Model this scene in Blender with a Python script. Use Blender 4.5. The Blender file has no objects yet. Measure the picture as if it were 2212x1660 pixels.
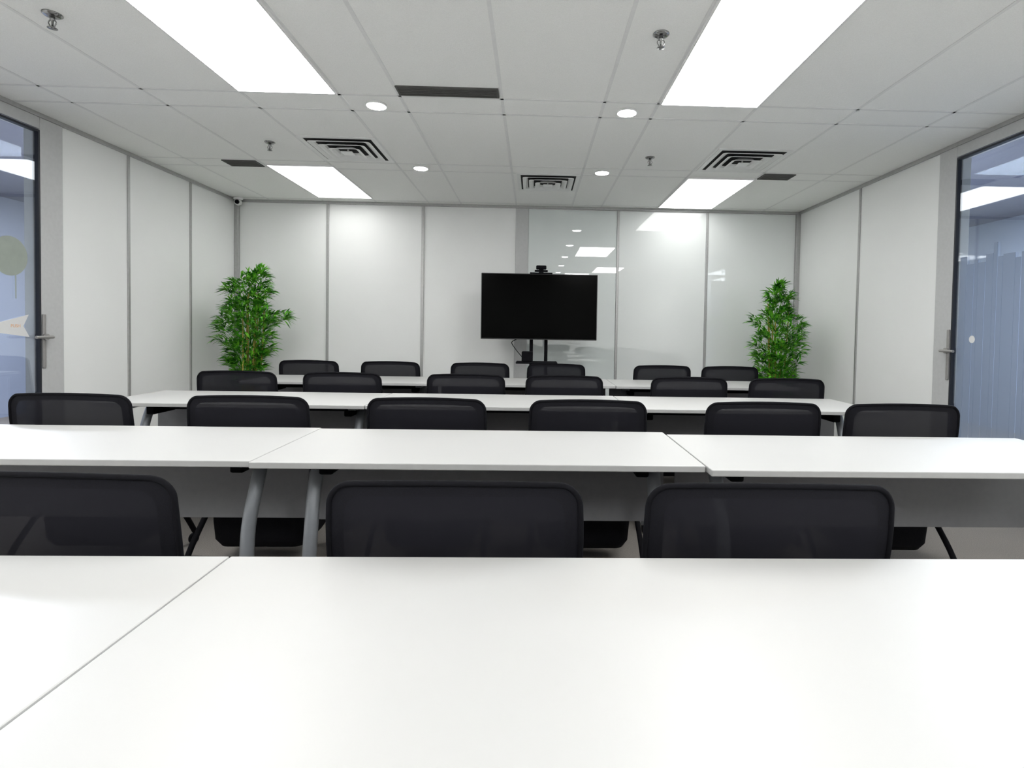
import bpy, bmesh, math, random
from mathutils import Vector, Matrix
random.seed(7)
scene = bpy.context.scene
COL = scene.collection

# ------------------------------------------------------------------ materials
def new_mat(name):
    m = bpy.data.materials.new(name); m.use_nodes = True
    nt = m.node_tree; b = nt.nodes['Principled BSDF']
    return m, nt, b

def mat(name, col, rough=0.5, metal=0.0, var=0.04, nscale=40.0, bump=0.0, bscale=200.0, coat=0.0, spec=0.5, ior=1.5):
    m, nt, b = new_mat(name)
    tc = nt.nodes.new('ShaderNodeTexCoord')
    n = nt.nodes.new('ShaderNodeTexNoise'); n.inputs['Scale'].default_value = nscale
    n.inputs['Detail'].default_value = 3
    nt.links.new(tc.outputs['Object'], n.inputs['Vector'])
    r = nt.nodes.new('ShaderNodeValToRGB')
    c = col
    r.color_ramp.elements[0].position = 0.3; r.color_ramp.elements[1].position = 0.7
    r.color_ramp.elements[0].color = (c[0]*(1-var), c[1]*(1-var), c[2]*(1-var), 1)
    r.color_ramp.elements[1].color = (min(1, c[0]*(1+var)), min(1, c[1]*(1+var)), min(1, c[2]*(1+var)), 1)
    nt.links.new(n.outputs['Fac'], r.inputs['Fac'])
    nt.links.new(r.outputs['Color'], b.inputs['Base Color'])
    b.inputs['Roughness'].default_value = rough
    b.inputs['Metallic'].default_value = metal
    b.inputs['Coat Weight'].default_value = coat
    b.inputs['IOR'].default_value = ior
    b.inputs['Specular IOR Level'].default_value = spec
    if bump > 0:
        n2 = nt.nodes.new('ShaderNodeTexNoise'); n2.inputs['Scale'].default_value = bscale
        nt.links.new(tc.outputs['Object'], n2.inputs['Vector'])
        bp = nt.nodes.new('ShaderNodeBump'); bp.inputs['Strength'].default_value = bump
        bp.inputs['Distance'].default_value = 0.002
        nt.links.new(n2.outputs['Fac'], bp.inputs['Height'])
        nt.links.new(bp.outputs['Normal'], b.inputs['Normal'])
    return m

def emis(name, col, s):
    m, nt, b = new_mat(name)
    b.inputs['Base Color'].default_value = (0.8, 0.8, 0.8, 1)
    b.inputs['Emission Color'].default_value = (*col, 1)
    b.inputs['Emission Strength'].default_value = s
    return m

def see_through(name, col, alpha_fac, rough=0.6, glossy=False, spec=0.3):
    m = bpy.data.materials.new(name); m.use_nodes = True
    nt = m.node_tree; nt.nodes.clear()
    out = nt.nodes.new('ShaderNodeOutputMaterial')
    mix = nt.nodes.new('ShaderNodeMixShader'); mix.inputs[0].default_value = alpha_fac
    tr = nt.nodes.new('ShaderNodeBsdfTransparent')
    if glossy:
        tr.inputs[0].default_value = (0.92, 0.95, 0.98, 1)
        g = nt.nodes.new('ShaderNodeBsdfGlossy'); g.inputs['Roughness'].default_value = rough
        g.inputs['Color'].default_value = (*col, 1)
    else:
        g = nt.nodes.new('ShaderNodeBsdfPrincipled'); g.inputs['Roughness'].default_value = rough
        g.inputs['Base Color'].default_value = (*col, 1)
        g.inputs['Specular IOR Level'].default_value = spec
    nt.links.new(g.outputs[0], mix.inputs[1]); nt.links.new(tr.outputs[0], mix.inputs[2])
    nt.links.new(mix.outputs[0], out.inputs[0])
    return m

M = {}
M['tile'] = mat('ceiling_tile_mat', (0.95, 0.955, 0.94), 0.95, var=0.04, nscale=260, bump=0.6, bscale=140, spec=0.1)
M['tbar'] = mat('ceiling_bar_mat', (0.84, 0.845, 0.84), 0.8, var=0.02, spec=0.1)
M['wall'] = mat('wall_panel_mat', (0.90, 0.91, 0.905), 0.5, var=0.008, nscale=3, spec=0.25)
M['glasswall'] = mat('back_painted_glass_mat', (0.76, 0.81, 0.805), 0.012, var=0.01, nscale=2, spec=0.5, ior=2.0)
M['glasswall2'] = mat('back_painted_glass_pale_mat', (0.82, 0.85, 0.845), 0.015, var=0.01, nscale=2, spec=0.5, ior=1.8)
M['alu'] = mat('brushed_aluminium_mat', (0.46, 0.46, 0.46), 0.45, metal=0.6, var=0.05)
M['alulight'] = mat('pale_aluminium_mat', (0.55, 0.555, 0.56), 0.5, metal=0.0, var=0.03)
M['darkframe'] = mat('dark_door_frame_mat', (0.02, 0.022, 0.03), 0.4)
M['carpet'] = mat('carpet_mat', (0.20, 0.185, 0.17), 0.98, var=0.25, nscale=260, bump=0.8, bscale=400, spec=0.1)
M['top'] = mat('white_laminate_mat', (0.48, 0.481, 0.476), 0.40, var=0.006, nscale=6, spec=0.35)
M['edge'] = mat('table_edge_mat', (0.42, 0.422, 0.42), 0.5, var=0.02)
M['silver'] = mat('silver_paint_mat', (0.27, 0.285, 0.31), 0.35, metal=0.3, var=0.03)
M['modesty'] = mat('grey_modesty_mat', (0.235, 0.235, 0.25), 0.6, var=0.03)
M['black'] = mat('black_plastic_mat', (0.006, 0.006, 0.008), 0.8, var=0.1, spec=0.10)
M['fabric'] = mat('black_fabric_mat', (0.006, 0.006, 0.008), 0.9, var=0.25, nscale=300, bump=0.6, bscale=500, spec=0.15)
M['band'] = mat('black_mesh_border_mat', (0.0085, 0.0085, 0.0115), 0.8, var=0.2, nscale=400, spec=0.12)
M['mesh'] = see_through('black_net_mat', (0.011, 0.011, 0.015), 0.045, 0.85, spec=0.12)
M['screen'] = mat('tv_screen_mat', (0.0005, 0.0005, 0.0005), 0.15, var=0.0, spec=0.04)
M['bezel'] = mat('tv_bezel_mat', (0.05, 0.05, 0.052), 0.35)
M['light'] = emis('light_diffuser_mat', (1.0, 1.0, 0.98), 9.0)
M['light_dim'] = emis('light_diffuser_dim_mat', (1.0, 1.0, 0.98), 2.4)
M['light_rear'] = emis('light_diffuser_bright_mat', (1.0, 1.0, 0.98), 9.5)
M['spot'] = emis('downlight_lens_mat', (1.0, 0.98, 0.95), 26.0)
M['whitem'] = mat('white_metal_mat', (0.85, 0.85, 0.85), 0.4, var=0.01)
M['vane'] = mat('diffuser_vane_mat', (0.85, 0.86, 0.85), 0.35, var=0.02)
M['cavity_shade'] = mat('cavity_shade_mat', (0.02, 0.02, 0.02), 0.9)  # near-black colour stands in for the shade inside the diffusers
M['ventgrey'] = mat('dark_grey_vent_mat', (0.09, 0.09, 0.085), 0.7)
M['chrome'] = mat('chrome_mat', (0.30, 0.30, 0.30), 0.2, metal=1.0)
M['glass'] = see_through('door_glass_mat', (0.9, 0.95, 1.0), 0.86, 0.02, glossy=True)
M['frost'] = see_through('frosted_film_mat', (0.26, 0.31, 0.40), 0.42, 0.8)
M['handle'] = mat('handle_steel_mat', (0.36, 0.35, 0.34), 0.35, metal=0.4)
M['paper'] = mat('paper_mat', (0.72, 0.72, 0.72), 0.8, var=0.01)
M['orange'] = mat('orange_ink_mat', (0.75, 0.42, 0.22), 0.7)
M['palegreen'] = mat('pale_green_decal_mat', (0.33, 0.37, 0.33), 0.8, var=0.05, nscale=15)
M['corrwall'] = mat('blue_grey_wall_mat', (0.28, 0.32, 0.41), 0.8, var=0.02, nscale=2)
M['corrceil'] = mat('dark_ceiling_mat', (0.16, 0.17, 0.23), 0.9)
M['cane'] = mat('bamboo_cane_mat', (0.45, 0.36, 0.08), 0.5, var=0.25, nscale=12)
M['pot'] = mat('pot_mat', (0.03, 0.03, 0.03), 0.5)
M['soil'] = mat('soil_mat', (0.05, 0.035, 0.02), 0.95, var=0.3)
def leafmat():
    m, nt, b = new_mat('bamboo_leaf_mat')
    tc = nt.nodes.new('ShaderNodeTexCoord')
    n = nt.nodes.new('ShaderNodeTexNoise'); n.inputs['Scale'].default_value = 18; n.inputs['Detail'].default_value = 4
    nt.links.new(tc.outputs['Object'], n.inputs['Vector'])
    r = nt.nodes.new('ShaderNodeValToRGB')
    r.color_ramp.elements[0].position = 0.35; r.color_ramp.elements[0].color = (0.010, 0.085, 0.005, 1)
    r.color_ramp.elements[1].position = 0.60; r.color_ramp.elements[1].color = (0.20, 0.58, 0.04, 1)  # ramp ends put foliage depth shade and yellow highlights into the leaf colour
    k = r.color_ramp.elements.new(0.47); k.color = (0.055, 0.30, 0.015, 1)
    nt.links.new(n.outputs['Fac'], r.inputs['Fac']); nt.links.new(r.outputs['Color'], b.inputs['Base Color'])
    b.inputs['Roughness'].default_value = 0.5
    b.inputs['Specular IOR Level'].default_value = 0.3
    return m
M['leaf'] = leafmat()

# ------------------------------------------------------------------ mesh helpers
def box(bm, c, s, bev=0.0, seg=2):
    r = bmesh.ops.create_cube(bm, size=1.0)
    vs = r['verts']
    for v in vs:
        v.co = Vector((c[0]+v.co.x*s[0], c[1]+v.co.y*s[1], c[2]+v.co.z*s[2]))
    if bev > 0:
        es = list({e for v in vs for e in v.link_edges})
        bmesh.ops.bevel(bm, geom=es, offset=bev, segments=seg, affect='EDGES', profile=0.5)

def tube(bm, pts, rad, seg=10, rx=None, closed=False, cap=True, ref=None):
    pts = [Vector(p) for p in pts]; n = len(pts)
    rings = []
    up = None
    for i, p in enumerate(pts):
        if closed: t = pts[(i+1) % n]-pts[i-1]
        else: t = pts[min(i+1, n-1)]-pts[max(i-1, 0)]
        t.normalize()
        if up is None:
            a = Vector(ref) if ref else (Vector((1, 0, 0)) if abs(t.x) < 0.9 else Vector((0, 0, 1)))
        else: a = up
        a = (a-t*a.dot(t)).normalized(); up = a
        b = t.cross(a)
        r = rad[i] if isinstance(rad, (list, tuple)) else rad
        q = rx if rx else 1.0
        rings.append([bm.verts.new(p+a*(r*q*math.cos(2*math.pi*k/seg))+b*(r*math.sin(2*math.pi*k/seg))) for k in range(seg)])
    m = n if closed else n-1
    for i in range(m):
        A = rings[i]; B = rings[(i+1) % n]
        for k in range(seg):
            f = bm.faces.new((A[k], A[(k+1) % seg], B[(k+1) % seg], B[k])); f.smooth = True
    if cap and not closed:
        bm.faces.new(rings[0][::-1]); bm.faces.new(rings[-1])

def smooth_path(pts, n=6):
    pts = [Vector(p) for p in pts]; out = []
    P = [pts[0]]+pts+[pts[-1]]
    for i in range(1, len(P)-2):
        for k in range(n):
            t = k/n; a, b, c, d = P[i-1], P[i], P[i+1], P[i+2]
            out.append(0.5*((2*b)+(c-a)*t+(2*a-5*b+4*c-d)*t*t+(3*b-a-3*c+d)*t**3))
    out.append(pts[-1]); return out

def lathe(bm, prof, c=(0, 0, 0), seg=24, axis='Z'):
    rings = []
    for r, h in prof:
        ring = []
        for k in range(seg):
            a = 2*math.pi*k/seg
            if axis == 'Z': p = (c[0]+r*math.cos(a), c[1]+r*math.sin(a), c[2]+h)
            elif axis == 'X': p = (c[0]+h, c[1]+r*math.cos(a), c[2]+r*math.sin(a))
            else: p = (c[0]+r*math.cos(a), c[1]+h, c[2]+r*math.sin(a))
            ring.append(bm.verts.new(p))
        rings.append(ring)
    for A, B in zip(rings, rings[1:]):
        for k in range(seg):
            f = bm.faces.new((A[k], A[(k+1) % seg], B[(k+1) % seg], B[k])); f.smooth = True
    bm.faces.new(rings[0][::-1]); bm.faces.new(rings[-1])

def mk(name, fn, m, parent=None, loc=(0, 0, 0), label=None):
    bm = bmesh.new(); fn(bm)
    bmesh.ops.recalc_face_normals(bm, faces=bm.faces)
    me = bpy.data.meshes.new(name); bm.to_mesh(me); bm.free()
    mats = m if isinstance(m, (list, tuple)) else [m]
    for x in mats: me.materials.append(x)
    o = bpy.data.objects.new(name, me); COL.objects.link(o)
    o.location = loc
    if parent: o.parent = parent
    if label: o['label'] = label
    return o

def thing(name, label, category, loc=(0, 0, 0), group=None, rot=0.0):
    e = bpy.data.objects.new(name, None); COL.objects.link(e)
    e.empty_display_size = 0.1
    e.location = loc; e.rotation_euler = (0, 0, rot)
    e['label'] = label; e['category'] = category
    if group: e['group'] = group
    return e

def dup(src, loc, rot=0.0, label=None):
    o = src.copy(); COL.objects.link(o)
    o.location = loc; o.rotation_euler = (0, 0, rot)
    if label: o['label'] = label
    def rec(s, d):
        for c in s.children:
            k = c.copy(); COL.objects.link(k); k.parent = d; rec(c, k)
    rec(src, o)
    return o

def struct(name, boxes, m, bev=0.0):
    def fn(bm):
        for c, s in boxes: box(bm, c, s, bev)
    o = mk(name, fn, m); o['kind'] = 'structure'; return o

def bx(x0, x1, y0, y1, z0, z1):
    return (((x0+x1)/2, (y0+y1)/2, (z0+z1)/2), (x1-x0, y1-y0, z1-z0))

# ------------------------------------------------------------------ room shell
XL, XR, YF, YB, H = -3.47, 3.16, 6.37, -3.0, 2.64
struct('floor', [bx(-6.6, 6.2, YB-0.1, 9.1, -0.1, 0)], M['carpet'])
struct('ceiling', [bx(XL-0.1, XR+0.1, YB-0.1, YF+0.1, H, H+0.1)], M['tile'])
struct('wall_front', [bx(XL-0.1, XR+0.1, YF, YF+0.1, 0, H)], M['wall'])
struct('wall_back', [bx(XL-0.1, XR+0.1, YB-0.1, YB, 0, H)], M['wall'])
struct('wall_left', [bx(XL-0.1, XL, 4.04, YF, 0, H), bx(XL-0.1, XL, YB, 2.86, 0, H), bx(XL-0.1, XL, 2.86, 4.04, 2.53, H)], M['wall'])
struct('wall_right', [bx(XR, XR+0.1, 4.12, YF, 0, H), bx(XR, XR+0.1, YB, 2.90, 0, H), bx(XR, XR+0.1, 2.90, 4.12, 2.53, H)], M['wall'])
tn = [0]
def trim(boxes, m, bev=0.0):
    tn[0] += 1
    return struct('trim_%d' % tn[0], boxes, m, bev)
for x, w in ((-2.41, 0.028), (-1.31, 0.032), (-0.15, 0.15), (0.985, 0.028), (2.05, 0.028)):
    trim([bx(x-w/2, x+w/2, YF-0.018, YF, 0, H-0.03)], M['alulight'] if w > 0.1 else M['alu'], 0.003)
trim([bx(XL, XL+0.05, YF-0.04, YF, 0, H-0.03)], M['alu'], 0.004)
trim([bx(XR-0.05, XR, YF-0.04, YF, 0, H-0.03)], M['alu'], 0.004)
trim([bx(XL, XR, YF-0.025, YF, H-0.03, H)], M['alu'], 0.002)
for i, (a, b, m) in enumerate(((-0.073, 0.969, M['glasswall']), (1.001, 2.034, M['glasswall2']), (2.066, XR-0.052, M['glasswall2']))):
    struct('window_%d' % (i+1), [bx(a, b, YF-0.010, YF, 0.02, H-0.04)], m)
for y in (5.54, 4.71):
    trim([bx(XL, XL+0.012, y-0.012, y+0.012, 0, H-0.03)], M['alu'], 0.002)
trim([bx(XR-0.012, XR, 5.148, 5.172, 0, H-0.03)], M['alu'], 0.002)
trim([bx(XL-0.1, XL+0.015, 3.88, 4.06, 0, H-0.03)], M['alulight'], 0.004)
trim([bx(XR-0.015, XR+0.1, 3.96, 4.13, 0, H-0.03)], M['alulight'], 0.004)
trim([bx(XL, XL+0.02, YB, YF-0.03, H-0.03, H)], M['alu'], 0.002)
trim([bx(XR-0.02, XR, YB, YF-0.03, H-0.03, H)], M['alu'], 0.002)
trim([bx(XL, XL+0.012, 2.80, 3.88, 2.53, H-0.03)], M['alulight'], 0.002)
trim([bx(XR-0.012, XR, 2.84, 3.96, 2.53, H-0.03)], M['alulight'], 0.002)
bz = (H-0.002, H)
for x in (-3.07, -2.45, -1.845, -1.235, -0.86, -0.22, 0.43, 0.775, 1.415, 2.065, 2.70):
    trim([bx(x-0.010, x+0.010, YB, YF-0.026, *bz)], M['tbar'])
for y in (-2.13, -0.92, -0.67, 0.54, 0.79, 2.00, 2.22, 3.435, 3.68, 4.83, 5.04, 6.25):
    trim([bx(XL+0.021, XR-0.021, y-0.010, y+0.010, *bz)], M['tbar'])

struct('wall_corridor_left', [bx(-6.6, -6.5, -1, 9, 0, 2.7), bx(-6.6, XL-0.1, 8.9, 9.0, 0, 2.7), bx(-6.6, XL-0.1, -1.1, -1, 0, 2.7)], M['corrwall'])
struct('wall_corridor_right', [bx(6.0, 6.1, -1, 9, 0, 2.7), bx(XR+0.1, 6.1, 8.9, 9.0, 0, 2.7), bx(XR+0.1, 6.1, -1.1, -1, 0, 2.7)], M['corrwall'])
struct('ceiling_corridor_left', [bx(-6.6, XL-0.1, -1.1, 9.0, 2.7, 2.8)], M['corrceil'])
struct('ceiling_corridor_right', [bx(XR+0.1, 6.1, -1.1, 9.0, 2.7, 2.8)], M['corrceil'])

# ------------------------------------------------------------------ glass doors
def decal_disc(bm, y, z, r, x, n=28):
    vs = [bm.verts.new((x, y+r*math.cos(2*math.pi*k/n), z+r*1.05*math.sin(2*math.pi*k/n))) for k in range(n)]
    bm.faces.new(vs)
def door(name, X, y0, y1, s, film):
    d = mk(name, lambda bm: [box(bm, *bx(X-0.018, X+0.018, a, b, c, e)) for a, b, c, e in
            ((y1-0.012, y1, 0.01, 2.52), (y0, y0+0.012, 0.01, 2.52), (y0+0.012, y1-0.012, 2.505, 2.52), (y0+0.012, y1-0.012, 0.01, 0.09))], M['darkframe'])
    d['kind'] = 'structure'
    mk('glass_pane', lambda bm: box(bm, *bx(X-0.004, X+0.004, y0+0.012, y1-0.012, 0.09, 2.505)), M['glass'], d)
    if film:
        def fl(bm):
            y = y0+0.03; rr = random.Random(5)
            while y < y1-0.06:
                w = rr.choice((0.03, 0.04, 0.06, 0.09)); h = 1.66+rr.random()*0.30
                if rr.random() < 0.25: h -= 0.2
                box(bm, *bx(X-0.0065, X-0.0045, y, min(y+w, y1-0.03), 0.1, h)); y += w+rr.choice((0.002, 0.003, 0.005))
        mk('frosted_film', fl, M['frost'], d, label='translucent frosted film cut into vertical stripes')
    def hd(bm):
        a, b = sorted((X+s*0.016, X+s*0.030))
        box(bm, *bx(a, b, y1+0.004, y1+0.026, 0.86, 1.24), 0.004)
        tube(bm, smooth_path([(X+s*0.03, y1+0.016, 1.08), (X+s*0.085, y1+0.014, 1.08), (X+s*0.09, y1-0.02, 1.08), (X+s*0.09, y1-0.12, 1.08)]), 0.010)
        lathe(bm, [(0.022, -0.008), (0.022, 0.008)], (X+s*0.038, y1+0.016, 1.08), axis='X')
    mk('door_handle', hd, M['handle'], d, label='brushed steel lever handle on long plate')
    return d
dl = door('door_1', XL, 2.86, 3.875, 1, False)
dr = door('door_2', XR, 2.90, 3.955, -1, True)
def arrow(bm):
    x = XL+0.0055
    pts = [(3.48, 1.150), (3.795, 1.235), (3.755, 1.155), (3.80, 1.080), (3.48, 1.125)]
    bm.faces.new([bm.verts.new((x, y, z)) for y, z in pts])
mk('arrow_sticker', arrow, M['paper'], dl, label='white paper arrow sticker')
def textmesh(s, size, m, name, parent, mw):
    cu = bpy.data.curves.new(name, 'FONT'); cu.body = s; cu.size = size; cu.extrude = 0.0003
    t = bpy.data.objects.new(name, cu); COL.objects.link(t)
    bpy.context.view_layer.update()
    me = bpy.data.meshes.new_from_object(t); bpy.data.objects.remove(t)
    me.materials.clear(); me.materials.append(m)
    me.transform(mw)
    o = bpy.data.objects.new(name, me); COL.objects.link(o); o.parent = parent; return o
mw = Matrix(((0, 0, 1, XL+0.0065), (1, 0, 0, 3.665), (0, 1, 0, 1.147), (0, 0, 0, 1)))
textmesh('PUSH', 0.029, M['orange'], 'sticker_lettering', dl, mw)
mk('tree_decal', lambda bm: (decal_disc(bm, 3.665, 1.62, 0.125, XL+0.0055), box(bm, *bx(XL+0.005, XL+0.006, 3.70, 3.708, 1.34, 1.51))), M['palegreen'], dl, label='pale green round tree decal')
mk('round_sticker', lambda bm: decal_disc(bm, 3.77, 1.17, 0.026, XR-0.0075), M['paper'], dr, label='small white sticker')

# ------------------------------------------------------------------ ceiling fittings
def troffer(x0, x1, y0, y1, lab, lm):
    e = thing('ceiling_light', lab, 'ceiling light', ((x0+x1)/2, (y0+y1)/2, H-0.004), 'recessed ceiling panels')
    w, l = (x1-x0)/2, (y1-y0)/2
    mk('light_frame', lambda bm: [box(bm, *bx(*b, -0.010, 0.004)) for b in
        ((-w-0.010, -w, -l-0.010, l+0.010), (w, w+0.010, -l-0.010, l+0.010), (-w, w, -l-0.010, -l), (-w, w, l, l+0.010))], M['whitem'], e)
    mk('light_diffuser', lambda bm: box(bm, *bx(-w, w, -l, l, -0.008, 0.003)), lm, e)
    return e
LT = 'rectangular white recessed led panel glowing in the tiled ceiling'
for x0, x1, y0, y1, k in ((-1.835, -1.25, 2.235, 3.40, 'light'), (0.79, 1.40, 2.235, 3.42, 'light'), (-2.42, -1.835, 4.95, 6.12, 'light_dim'), (1.435, 2.05, 5.04, 6.24, 'light_dim'),
                       (-2.42, -1.835, -0.65, 0.52, 'light_rear'), (1.435, 2.05, -0.65, 0.52, 'light_rear'), (-1.835, -1.25, -2.10, -0.94, 'light_rear'), (0.79, 1.40, -2.10, -0.94, 'light_rear')):
    troffer(x0, x1, y0, y1, LT, M[k])
e = thing('recessed_downlight', 'small bright rounded recessed downlight in the ceiling', 'downlight', (-1.045, 3.57, H-0.001), 'ceiling downlights')
mk('trim_ring', lambda bm: lathe(bm, [(0.066, 0.001), (0.066, -0.0125), (0.064, -0.014), (0.0615, -0.0135), (0.0615, 0.001)]), M['whitem'], e)
mk('lens', lambda bm: lathe(bm, [(0.061, 0.0), (0.061, -0.0135), (0.054, -0.0165), (0.03, -0.018)]), M['spot'], e)
for x, y in ((0.595, 3.57), (-1.04, 4.93), (0.605, 4.93), (-1.045, 2.11), (0.60, 2.11), (-1.045, 0.665), (0.60, 0.665), (-1.045, -0.79), (0.60, -0.79)):
    dup(e, (x, y, H-0.001))
def vent(loc, lab):
    e = thing('air_diffuser', lab, 'air vent', loc, 'square ceiling diffusers')
    def fr(bm):
        a, b = 0.298, 0.262
        for q in ((-a, -b, -a, a), (b, a, -a, a), (-b, b, -a, -b), (-b, b, b, a)):
            box(bm, *bx(*q, -0.005, 0.0))
    mk('diffuser_frame', fr, M['vane'], e)
    mk('duct_shade_plate', lambda bm: box(bm, *bx(-0.262, 0.262, -0.262, 0.262, -0.003, 0)), M['cavity_shade'], e)  # flat dark plate on the solid ceiling, painting the duct's inner shade
    def vn(bm):
        for r, h in ((0.244, 0.016), (0.184, 0.024), (0.124, 0.032)):
            prof = [(r, -h), (r-0.004, -h-0.003), (r-0.020, -h*0.95), (r-0.036, -h*0.65), (r-0.046, -h*0.3), (r-0.049, -0.004)]
            rings = []
            for rr, z in prof:
                # rounded-corner square ring
                P = rrect(rr, rr, 0.03, 5, 2)
                rings.append([bm.verts.new((p[0], p[1], z)) for p in P])
            for A, B in zip(rings, rings[1:]):
                n = len(A)
                for k in range(n): bm.faces.new((A[k], A[(k+1) % n], B[(k+1) % n], B[k]))
        box(bm, *bx(-0.045, 0.045, -0.045, 0.045, -0.034, -0.028))
        box(bm, *bx(-0.006, 0.006, -0.006, 0.006, -0.030, -0.002))
    mk('vane', vn, M['vane'], e)
    return e
def rrect(a, b, r, nc=9, ns=7):
    P = []
    cs = ((a-r, b-r, 0), (-a+r, b-r, 90), (-a+r, -b+r, 180), (a-r, -b+r, 270))
    for q, (cx, cy, a0) in enumerate(cs):
        arc = [(cx+r*math.cos(math.radians(a0+90*i/(nc-1))), cy+r*math.sin(math.radians(a0+90*i/(nc-1)))) for i in range(nc)]
        P += arc
        nx = cs[(q+1) % 4]; a1 = nx[2]
        e0 = arc[-1]; e1 = (nx[0]+r*math.cos(math.radians(a1)), nx[1]+r*math.sin(math.radians(a1)))
        P += [(e0[0]+(e1[0]-e0[0])*i/ns, e0[1]+(e1[1]-e0[1])*i/ns) for i in range(1, ns)]
    return P
e = vent((-1.54, 4.49, H), 'square white metal diffuser with nested angled vanes')
dup(e, (1.74, 4.52, H)); dup(e, (0.12, 5.34, H))
def grille(name, lab, x0, x1, y0, y1, n):
    e = thing(name, lab, 'air vent', ((x0+x1)/2, (y0+y1)/2, H))
    w, l = (x1-x0)/2, (y1-y0)/2
    mk('grille_frame', lambda bm: [box(bm, *bx(*b, -0.008, 0)) for b in ((-w, -w+0.012, -l, l), (w-0.012, w, -l, l), (-w+0.012, w-0.012, -l, -l+0.012), (-w+0.012, w-0.012, l-0.012, l))], M['ventgrey'], e)
    mk('louvre', lambda bm: [box(bm, *bx(-w+0.012, w-0.012, -l+0.02+i*(2*l-0.04)/n, -l+0.02+(i+0.45)*(2*l-0.04)/n, -0.007, -0.001)) for i in range(n)]+[box(bm, *bx(-w+0.01, w-0.01, -l+0.01, l-0.01, -0.002, 0))], M['ventgrey'], e)
grille('slot_vent', 'long narrow dark grey slot vent in the ceiling', -0.855, -0.235, 3.285, 3.41, 4)
grille('return_grille', 'small dark grey ceiling grille', -2.77, -2.475, 4.85, 5.02, 5)
grille('return_grille', 'small dark grey ceiling grille', 2.08, 2.37, 4.86, 5.03, 5)
e = thing('sprinkler_head', 'chrome pendent fire sprinkler hanging from ceiling tile', 'sprinkler', (-2.29, 2.64, H+0.001), 'ceiling sprinklers')
mk('escutcheon', lambda bm: lathe(bm, [(0.040, 0), (0.040, -0.005), (0.030, -0.013), (0.016, -0.017)]), M['chrome'], e)
mk('sprinkler_body', lambda bm: (lathe(bm, [(0.010, -0.014), (0.010, -0.030), (0.006, -0.034), (0.004, -0.066)]),
    tube(bm, smooth_path([(0.008, 0, -0.028), (0.018, 0, -0.042), (0.006, 0, -0.064)]), 0.0028, 6), tube(bm, smooth_path([(-0.008, 0, -0.028), (-0.018, 0, -0.042), (-0.006, 0, -0.064)]), 0.0028, 6)), M['chrome'], e)
mk('deflector', lambda bm: lathe(bm, [(0.019, -0.066), (0.020, -0.068), (0.004, -0.070)]), M['chrome'], e)
for p in ((0.60, 2.64, H+0.001), (-2.11, 4.36, H+0.001), (0.95, 4.49, H+0.001)): dup(e, p)
e = thing('security_camera', 'small white ceiling security camera with dark lens in corner', 'security camera', (-3.39, 6.27, H+0.001))
mk('camera_base', lambda bm: lathe(bm, [(0.05, 0), (0.05, -0.02), (0.035, -0.028)]), M['whitem'], e)
mk('camera_body', lambda bm: lathe(bm, [(0.02, -0.026), (0.036, -0.036), (0.042, -0.055), (0.036, -0.078), (0.012, -0.09)]), M['whitem'], e)
mk('lens', lambda bm: lathe(bm, [(0.024, -0.030), (0.022, -0.046), (0.008, -0.050)], (0.008, 0, -0.058), axis='Y'), M['black'], e)

# ------------------------------------------------------------------ tables
def build_table(loc, lab, grp):
    e = thing('training_table', lab, 'table', loc, grp)
    def tp(bm):
        box(bm, *bx(-0.7555, 0.7555, -0.30, 0.30, 0.718, 0.740), 0.003, 2)
        for f in bm.faces:
            if abs(f.normal.z) < 0.5: f.material_index = 1
    mk('tabletop', tp, [M['top'], M['edge']], e)
    for s in (-1, 1):
        x = s*0.645
        mk('leg', lambda bm: (
            tube(bm, smooth_path([(x, 0.02, 0.70), (x, -0.04, 0.58), (x-s*0.006, -0.085, 0.44), (x-s*0.004, -0.10, 0.28), (x, -0.08, 0.16), (x, -0.02, 0.105)]), 0.020, 12, rx=1.3, ref=(1, 0, 0)),
            tube(bm, smooth_path([(x, -0.26, 0.062), (x, -0.17, 0.085), (x, -0.02, 0.105), (x, 0.14, 0.085), (x, 0.24, 0.062)]), 0.019, 10, rx=1.3, ref=(1, 0, 0)),
            box(bm, (x, 0.0, 0.704), (0.05, 0.34, 0.028), 0.005)), M['silver'], e, label='curved silver metal leg')
        for y in (-0.245, 0.225):
            mk('caster', lambda bm: (lathe(bm, [(0.020, -0.011), (0.026, -0.008), (0.026, 0.008), (0.020, 0.011)], (x, y, 0.026), 16, 'X'),
                tube(bm, [(x, y, 0.03), (x, y, 0.062)], 0.008, 8)), M['black'], e, label='black swivel caster')
    mk('modesty_panel', lambda bm: box(bm, *bx(-0.74, 0.74, 0.205, 0.215, 0.37, 0.69), 0.003), M['modesty'], e, label='mid grey modesty panel')
    mk('crossbar', lambda bm: (box(bm, (0, 0.02, 0.675), (1.26, 0.05, 0.03), 0.005), [box(bm, (s*0.59, 0.02, 0.668), (0.05, 0.20, 0.06), 0.008) for s in (-1, 1)]), M['black'], e, label='black folding mechanism bar')
    return e
G = 'white flip-top training tables'
TL = 'white laminate training table with curved silver legs'
src = build_table((0.213, 0.75, 0), TL, G)
for x, y in ((-1.338, 0.750), (1.764, 0.750), (-1.683, 2.090), (-0.170, 2.075), (1.374, 2.025),
             (-1.712, 3.375), (-0.198, 3.382), (1.316, 3.37), (-1.59, 4.645), (-0.077, 4.64), (1.436, 4.632)):
    o = dup(src, (x, y, 0))
    if x == 1.374: o.scale = (1.038, 1, 1)
src.scale = (1.05, 1, 1)

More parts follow.
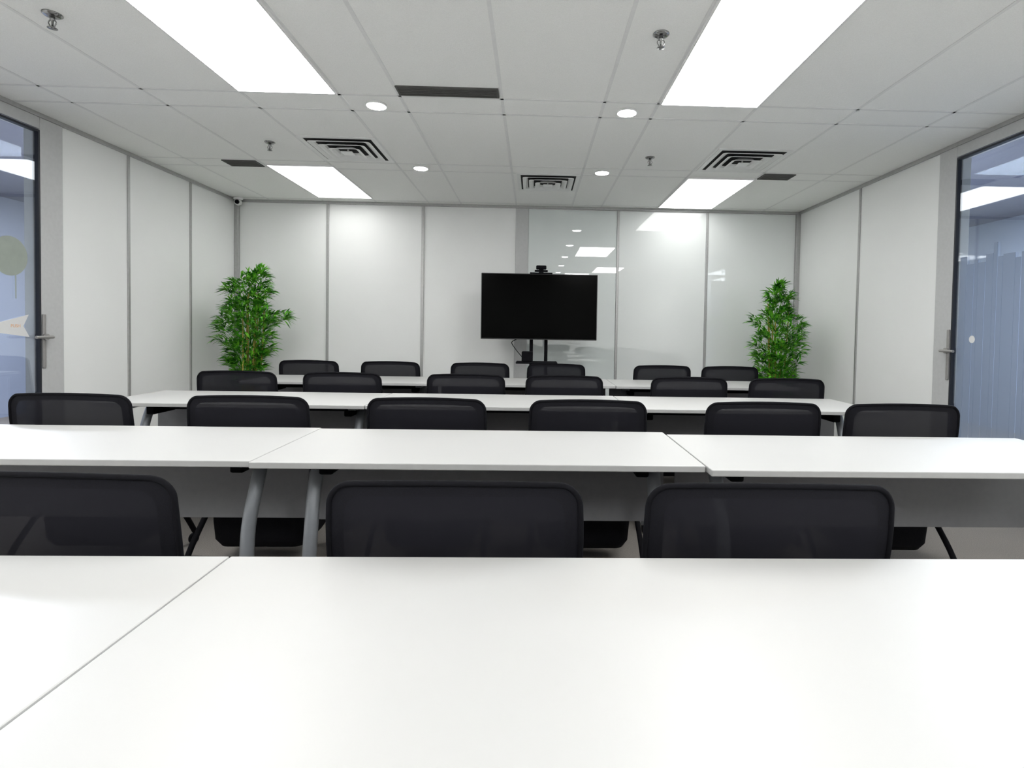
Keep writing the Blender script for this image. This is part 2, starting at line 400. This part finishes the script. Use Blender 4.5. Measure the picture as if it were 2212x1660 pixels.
# ------------------------------------------------------------------ chairs
OUT = rrect(0.268, 0.207, 0.044)
def back_pt(p, s, off=0.0):
    b = 0.207
    x, z = p[0]*s, p[1]*s
    k = (b-z)/(2*b)
    x *= 0.985-0.08*k*k+0.035*math.sin(math.pi*k)
    y = -0.285+0.085*k*k+0.50*x*x+off
    z += 0.662-0.18*x*x*(1-k)
    return Vector((x, y, z))
def build_chair(loc, lab, grp):
    e = thing('office_chair', lab, 'chair', loc, grp)
    N = len(OUT)
    bk = mk('backrest', lambda bm: tube(bm, [back_pt(p, 1) for p in OUT], 0.0065, 8, closed=True), M['black'], e, label='black framed mesh backrest')
    def strip(s0, s1, steps, closed_center=False):
        def fn(bm):
            rings = [[bm.verts.new(back_pt(p, s0+(s1-s0)*i/steps)) for p in OUT] for i in range(steps+1)]
            for A, B in zip(rings, rings[1:]):
                for k in range(N):
                    f = bm.faces.new((A[k], A[(k+1) % N], B[(k+1) % N], B[k])); f.smooth = True
            if closed_center: bm.faces.new(rings[-1])
        return fn
    mk('mesh_border', strip(1.0, 0.87, 3), M['band'], bk)
    mk('mesh_fabric', strip(0.87, 0.05, 7, True), M['mesh'], bk, label='see-through black net')
    mk('lumbar_support', lambda bm: tube(bm, smooth_path([(-0.235, -0.175, 0.50), (-0.15, -0.215, 0.565), (0, -0.225, 0.575), (0.15, -0.215, 0.565), (0.235, -0.175, 0.50)]), 0.012, 8, rx=1.0), M['black'], bk)
    def seat(bm):
        rings = []
        for z, s in ((0.425, 0.90), (0.432, 0.97), (0.455, 1.0), (0.478, 0.985), (0.488, 0.93)):
            ring = []
            for i in range(40):
                t = 2*math.pi*i/40; c, d = math.cos(t), math.sin(t)
                x = 0.25*s*math.copysign(abs(c)**0.42, c); y = 0.235*s*math.copysign(abs(d)**0.42, d)+0.035
                ring.append(bm.verts.new((x*(1-0.05*(y < 0)), y, z-(0.02 if y > 0.2 else 0)*1.0)))
            rings.append(ring)
        top = [bm.verts.new(Vector((v.co.x*0.6, 0.035+(v.co.y-0.035)*0.6, 0.490))) for v in rings[-1]]
        rings.append(top)
        for A, B in zip(rings, rings[1:]):
            for k in range(40):
                f = bm.faces.new((A[k], A[(k+1) % 40], B[(k+1) % 40], B[k])); f.smooth = True
        bm.faces.new(rings[0][::-1]); bm.faces.new(rings[-1])
    mk('seat', seat, M['fabric'], e, label='black upholstered seat cushion')
    def filler(bm):
        P = rrect(0.228, 0.165, 0.05, 6, 3)
        rings = [[bm.verts.new((p[0]*s, p[1]*s+0.0, z)) for p in P] for z, s in ((0.418, 1.0), (0.25, 0.99), (0.165, 0.96), (0.13, 0.86))]
        for A, B in zip(rings, rings[1:]):
            for k in range(len(P)):
                f = bm.faces.new((A[k], A[(k+1) % len(P)], B[(k+1) % len(P)], B[k])); f.smooth = True
        bm.faces.new(rings[-1])
    mk('underseat_filler', filler, M['fabric'], e, label='added black basket under the seat')  # added shell, put in to account for dark shapes under the seats
    def sup(bm):
        for s in (-1, 1):
            tube(bm, smooth_path([(s*0.20, -0.05, 0.418), (s*0.215, -0.17, 0.425), (s*0.225, -0.20, 0.47), (s*0.235, -0.20, 0.55)]), 0.014, 8)
        tube(bm, [(-0.235, 0.0, 0.412), (0.235, 0.0, 0.412)], 0.014, 8)
    mk('back_support', sup, M['black'], e)
    for s in (-1, 1):
        mk('leg', lambda bm: tube(bm, smooth_path([(s*0.240, 0.08, 0.412), (s*0.250, 0.0, 0.40), (s*0.264, -0.20, 0.20), (s*0.27, -0.30, 0.062)]), 0.013, 8), M['black'], e)
        mk('leg', lambda bm: tube(bm, smooth_path([(s*0.240, -0.10, 0.412), (s*0.243, -0.03, 0.39), (s*0.245, 0.14, 0.20), (s*0.246, 0.235, 0.062)]), 0.013, 8), M['black'], e)
        for x, y in ((s*0.27, -0.30), (s*0.246, 0.235)):
            mk('caster', lambda bm: (lathe(bm, [(0.02, -0.017), (0.026, -0.012), (0.026, 0.012), (0.02, 0.017)], (x, y-0.008, 0.026), 16, 'X'),
                tube(bm, [(x, y, 0.035), (x, y, 0.068)], 0.009, 8)), M['black'], e)
    return e
CH = 'black mesh-back rolling chair tucked in behind a white table'
src = build_chair((-0.160, 1.12+0.27, 0), CH, 'black mesh meeting chairs')
dup(src, (-1.020, 1.160+0.27, 0), -0.05)
for x, y in ((0.522, 1.12),
             (-2.075, 2.45), (-1.29, 2.45), (-0.480, 2.45), (0.26, 2.45), (1.083, 2.45), (1.745, 2.445),
             (-2.045, 3.75), (-1.32, 3.75), (-0.465, 3.75), (0.228, 3.75), (1.115, 3.75), (1.815, 3.75),
             (-2.075, 5.01), (-1.32, 5.01), (-0.49, 5.01), (0.22, 5.01), (1.22, 5.01), (1.87, 5.01)):
    dup(src, (x, y+0.27, 0), random.uniform(-0.015, 0.015))

# ------------------------------------------------------------------ TV on stand
TY = 5.75
e = thing('television_stand', 'black metal rolling television stand with two poles', 'tv stand', (0.06, TY+0.11, 0))
for s in (-1, 1):
    mk('pole', lambda bm: tube(bm, [(s*0.08, 0, 0.08), (s*0.08, 0, 1.55)], 0.019, 12), M['black'], e)
    mk('foot', lambda bm: tube(bm, smooth_path([(s*0.36, -0.24, 0.065), (s*0.22, -0.1, 0.09), (s*0.08, 0, 0.10), (s*0.22, 0.12, 0.09), (s*0.33, 0.24, 0.065)]), 0.022, 10), M['black'], e)
    for y in (-0.23, 0.23):
        mk('caster', lambda bm: lathe(bm, [(0.026, -0.014), (0.032, -0.009), (0.032, 0.009), (0.026, 0.014)], (s*0.34, y, 0.032), 16, 'X'), M['black'], e)
mk('shelf', lambda bm: box(bm, (-0.02, -0.09, 0.835), (0.44, 0.26, 0.018), 0.006), M['black'], e)
mk('mounting_bracket', lambda bm: (box(bm, (0, -0.030, 1.42), (0.42, 0.022, 0.10), 0.003), [box(bm, (q*0.16, -0.030, 1.42), (0.03, 0.024, 0.40), 0.003) for q in (-1, 1)]), M['black'], e)
e = thing('television', 'large black flat-screen television switched off', 'television', (0.06, TY, 1.08))
mk('tv_body', lambda bm: (box(bm, *bx(-0.622, 0.622, 0.0, 0.035, 0, 0.705), 0.006), box(bm, *bx(-0.34, 0.34, 0.03, 0.048, 0.10, 0.52), 0.01)), M['bezel'], e)
mk('screen', lambda bm: box(bm, *bx(-0.614, 0.614, -0.003, 0.003, 0.010, 0.697), 0.001), M['screen'], e)
e = thing('video_camera', 'black conference webcam on top of the television', 'webcam', (0.075, TY+0.01, 1.785))
mk('camera_mount', lambda bm: (box(bm, (0, 0, 0.006), (0.24, 0.06, 0.012), 0.003), box(bm, (0, 0.0, 0.028), (0.05, 0.04, 0.04), 0.004), box(bm, (0, 0, 0.03), (0.14, 0.045, 0.018), 0.004)), M['black'], e)
mk('camera_body', lambda bm: box(bm, (0, -0.005, 0.067), (0.11, 0.06, 0.042), 0.012, 3), M['black'], e)
mk('lens', lambda bm: lathe(bm, [(0.018, 0), (0.016, -0.012), (0.006, -0.014)], (0, -0.034, 0.067), axis='Y'), M['black'], e)
e = thing('speaker_box', 'small black box device on the television stand shelf', 'speaker', (-0.06, TY-0.02, 0.8445))
mk('box_body', lambda bm: box(bm, (0, 0, 0.055), (0.12, 0.10, 0.11), 0.012, 3), M['black'], e)
mk('cable', lambda bm: tube(bm, smooth_path([(-0.06, 0.05, 0.05), (-0.12, 0.055, 0.12), (-0.17, 0.055, 0.20), (-0.12, 0.055, 0.235)]), 0.004, 6), M['black'], e)

# ------------------------------------------------------------------ bamboo plants
def plant(loc, outline, lab, seed, xmin=None, count=520):
    rr = random.Random(seed)
    e = thing('potted_bamboo', lab, 'plant', loc, 'artificial bamboo plants')
    mk('pot', lambda bm: lathe(bm, [(0.12, 0), (0.14, 0.01), (0.165, 0.28), (0.175, 0.29), (0.175, 0.32), (0.155, 0.32), (0.15, 0.27)]), M['pot'], e)
    mk('soil', lambda bm: lathe(bm, [(0.147, 0.272), (0.145, 0.285), (0.05, 0.292)]), M['soil'], e)
    H0 = outline[0][0]
    canes = []
    for i in range(8):
        a = rr.uniform(0, 6.28); r = rr.uniform(0.01, 0.08)
        p0 = Vector((r*math.cos(a), r*math.sin(a), 0.28))
        top = H0*rr.uniform(0.62, 0.9)
        p1 = Vector((p0.x*1.8+rr.uniform(-.05, .05), p0.y*1.6, top))
        canes.append((p0, p0.lerp(p1, .5)+Vector((rr.uniform(-.02, .02), 0, 0)), p1))
    def cf(bm):
        for c in canes:
            P = smooth_path(c, 8)
            tube(bm, P, [0.011*(1-0.6*i/len(P)) for i in range(len(P))], 7)
            for i in range(1, len(P), 2):
                tube(bm, [P[i]-Vector((0, 0, .004)), P[i]+Vector((0, 0, .004))], 0.0125*(1-0.5*i/len(P)), 7)
    mk('cane', cf, M['cane'], e, label='yellow-green bamboo canes')
    def ext(z):
        for (z1, a1, b1), (z0, a0, b0) in zip(outline, outline[1:]):
            if z0 <= z <= z1:
                t = (z-z0)/(z1-z0); return a0+(a1-a0)*t, b0+(b1-b0)*t
        return outline[-1][1:]
    zmin = outline[-1][0]
    def lf(bm):
        n = 0
        wmax = max(b-a for _, a, b in outline)
        while n < count:
            z = zmin+(H0-zmin)*rr.random()
            a, b = ext(z)
            if rr.random() > (b-a)/wmax+0.08: continue
            n += 1
            u = rr.random(); x = a+(b-a)*u
            w = (b-a)/2; mid = (a+b)/2
            dy = 0.8*min(w, 0.26)*math.sqrt(max(0, 1-((x-mid)/max(w, .01))**2))
            y = rr.uniform(-dy, dy)
            c = Vector((x, y, z))
            base = Vector((x*0.4, y*0.4, max(0.4, z-0.08-abs(x)*0.3)))
            tube(bm, [base, base.lerp(c, .6)+Vector((0, 0, .02)), c], 0.0015, 3, cap=False)
            out = Vector((x*1.2+rr.uniform(-.12, .12), y*1.2+rr.uniform(-.12, .12), rr.uniform(0.0, .16))).normalized()
            for j in range(rr.randint(5, 9)):
                d = (out+Vector((rr.uniform(-1, 1), rr.uniform(-1, 1), rr.uniform(-.6, .8)))*0.75).normalized()
                L = rr.uniform(0.065, 0.13); W = L*rr.uniform(0.075, 0.11)
                side = d.cross(Vector((rr.uniform(-.4, .4), rr.uniform(-.4, .4), 1))).normalized()
                nrm = side.cross(d)
                st = c+d*0.008
                m1 = st+d*L*0.35+nrm*0.004; tip = st+d*L-Vector((0, 0, L*0.18))
                m2 = st+d*L*0.7-Vector((0, 0, L*0.06))
                vs = [bm.verts.new(p) for p in (st, m1-side*W, m1+Vector((0, 0, -.002)), m1+side*W, m2-side*W*.7, m2, m2+side*W*.7, tip)]
                for q in ((0, 1, 2), (0, 2, 3), (1, 4, 5, 2), (2, 5, 6, 3), (4, 7, 5), (5, 7, 6)):
                    bm.faces.new([vs[k] for k in q])
    lo = mk('foliage', lf, M['leaf'], e, label='dense narrow bright green bamboo leaves')
    for v in lo.data.vertices:
        if xmin is not None and v.co.x+loc[0] < xmin: v.co.x = xmin-loc[0]
        if v.co.x+loc[0] > XR-0.03: v.co.x = XR-0.03-loc[0]
        if v.co.y+loc[1] > YF-0.05: v.co.y = YF-0.05-loc[1]
    return e
plant((-2.98, 5.72, 0), [(1.78, 0.08, 0.12), (1.70, 0.0, 0.20), (1.66, -0.12, 0.14), (1.56, -0.22, 0.22), (1.46, -0.20, 0.16), (1.38, -0.18, 0.16), (1.31, -0.24, 0.42), (1.24, -0.28, 0.40), (1.19, -0.30, 0.24), (1.04, -0.30, 0.22), (0.94, -0.20, 0.22), (0.85, -0.20, 0.16), (0.5, -0.12, 0.12)],
      'tall artificial bamboo with dense green leaves in room corner', 3, XL+0.03, 570)
plant((2.62, 5.72, 0), [(1.72, 0.02, 0.08), (1.62, -0.10, 0.13), (1.54, -0.07, 0.12), (1.46, -0.09, 0.15), (1.40, -0.08, 0.14), (1.34, -0.30, 0.22), (1.26, -0.24, 0.29), (1.18, -0.16, 0.26), (1.05, -0.23, 0.26), (0.85, -0.18, 0.22), (0.5, -0.12, 0.12)],
      'slimmer artificial bamboo with green leaves in room corner', 11, None, 490)

# ------------------------------------------------------------------ lights
def area(name, loc, sx, sy, p, col=(1, 1, 1)):
    l = bpy.data.lights.new(name, 'AREA'); l.shape = 'RECTANGLE'; l.size = sx; l.size_y = sy; l.energy = p; l.color = col
    o = bpy.data.objects.new(name, l); COL.objects.link(o); o.location = loc; return o
area('corridor_lamp_a', (-5.0, 4.8, 2.68), 1.2, 0.5, 150, (0.94, 0.94, 1))
area('corridor_lamp_b', (4.6, 4.6, 2.68), 1.2, 0.5, 160, (0.9, 0.95, 1))
w = bpy.data.worlds.new('World'); scene.world = w; w.use_nodes = True
w.node_tree.nodes['Background'].inputs[0].default_value = (0.8, 0.85, 0.9, 1)
w.node_tree.nodes['Background'].inputs[1].default_value = 0.4

# ------------------------------------------------------------------ camera
f = 1160.0
psi = math.atan(-.0297); phi = math.atan(.0263); r = .0165
Rz = Matrix.Rotation(psi, 3, 'Z')
F = Rz @ Vector((0, math.cos(phi), -math.sin(phi))); R0 = Rz @ Vector((1, 0, 0)); U0 = R0.cross(F)
R = R0*math.cos(r)+U0*math.sin(r); U = U0*math.cos(r)-R0*math.sin(r)
cam = bpy.data.cameras.new('camera'); co = bpy.data.objects.new('camera', cam); COL.objects.link(co)
mm = Matrix((R, U, -F)).transposed().to_4x4(); mm.translation = Vector((0, 0, 1.19))
co.matrix_world = mm
cam.sensor_fit = 'HORIZONTAL'; cam.sensor_width = 36; cam.lens = f/2212*36
cam.shift_x = -80/2212; cam.shift_y = -87/2212
cam.clip_start = 0.02
scene.camera = co
scene.view_settings.view_transform = 'Standard'
scene.view_settings.look = 'None'
scene.view_settings.exposure = 1.0
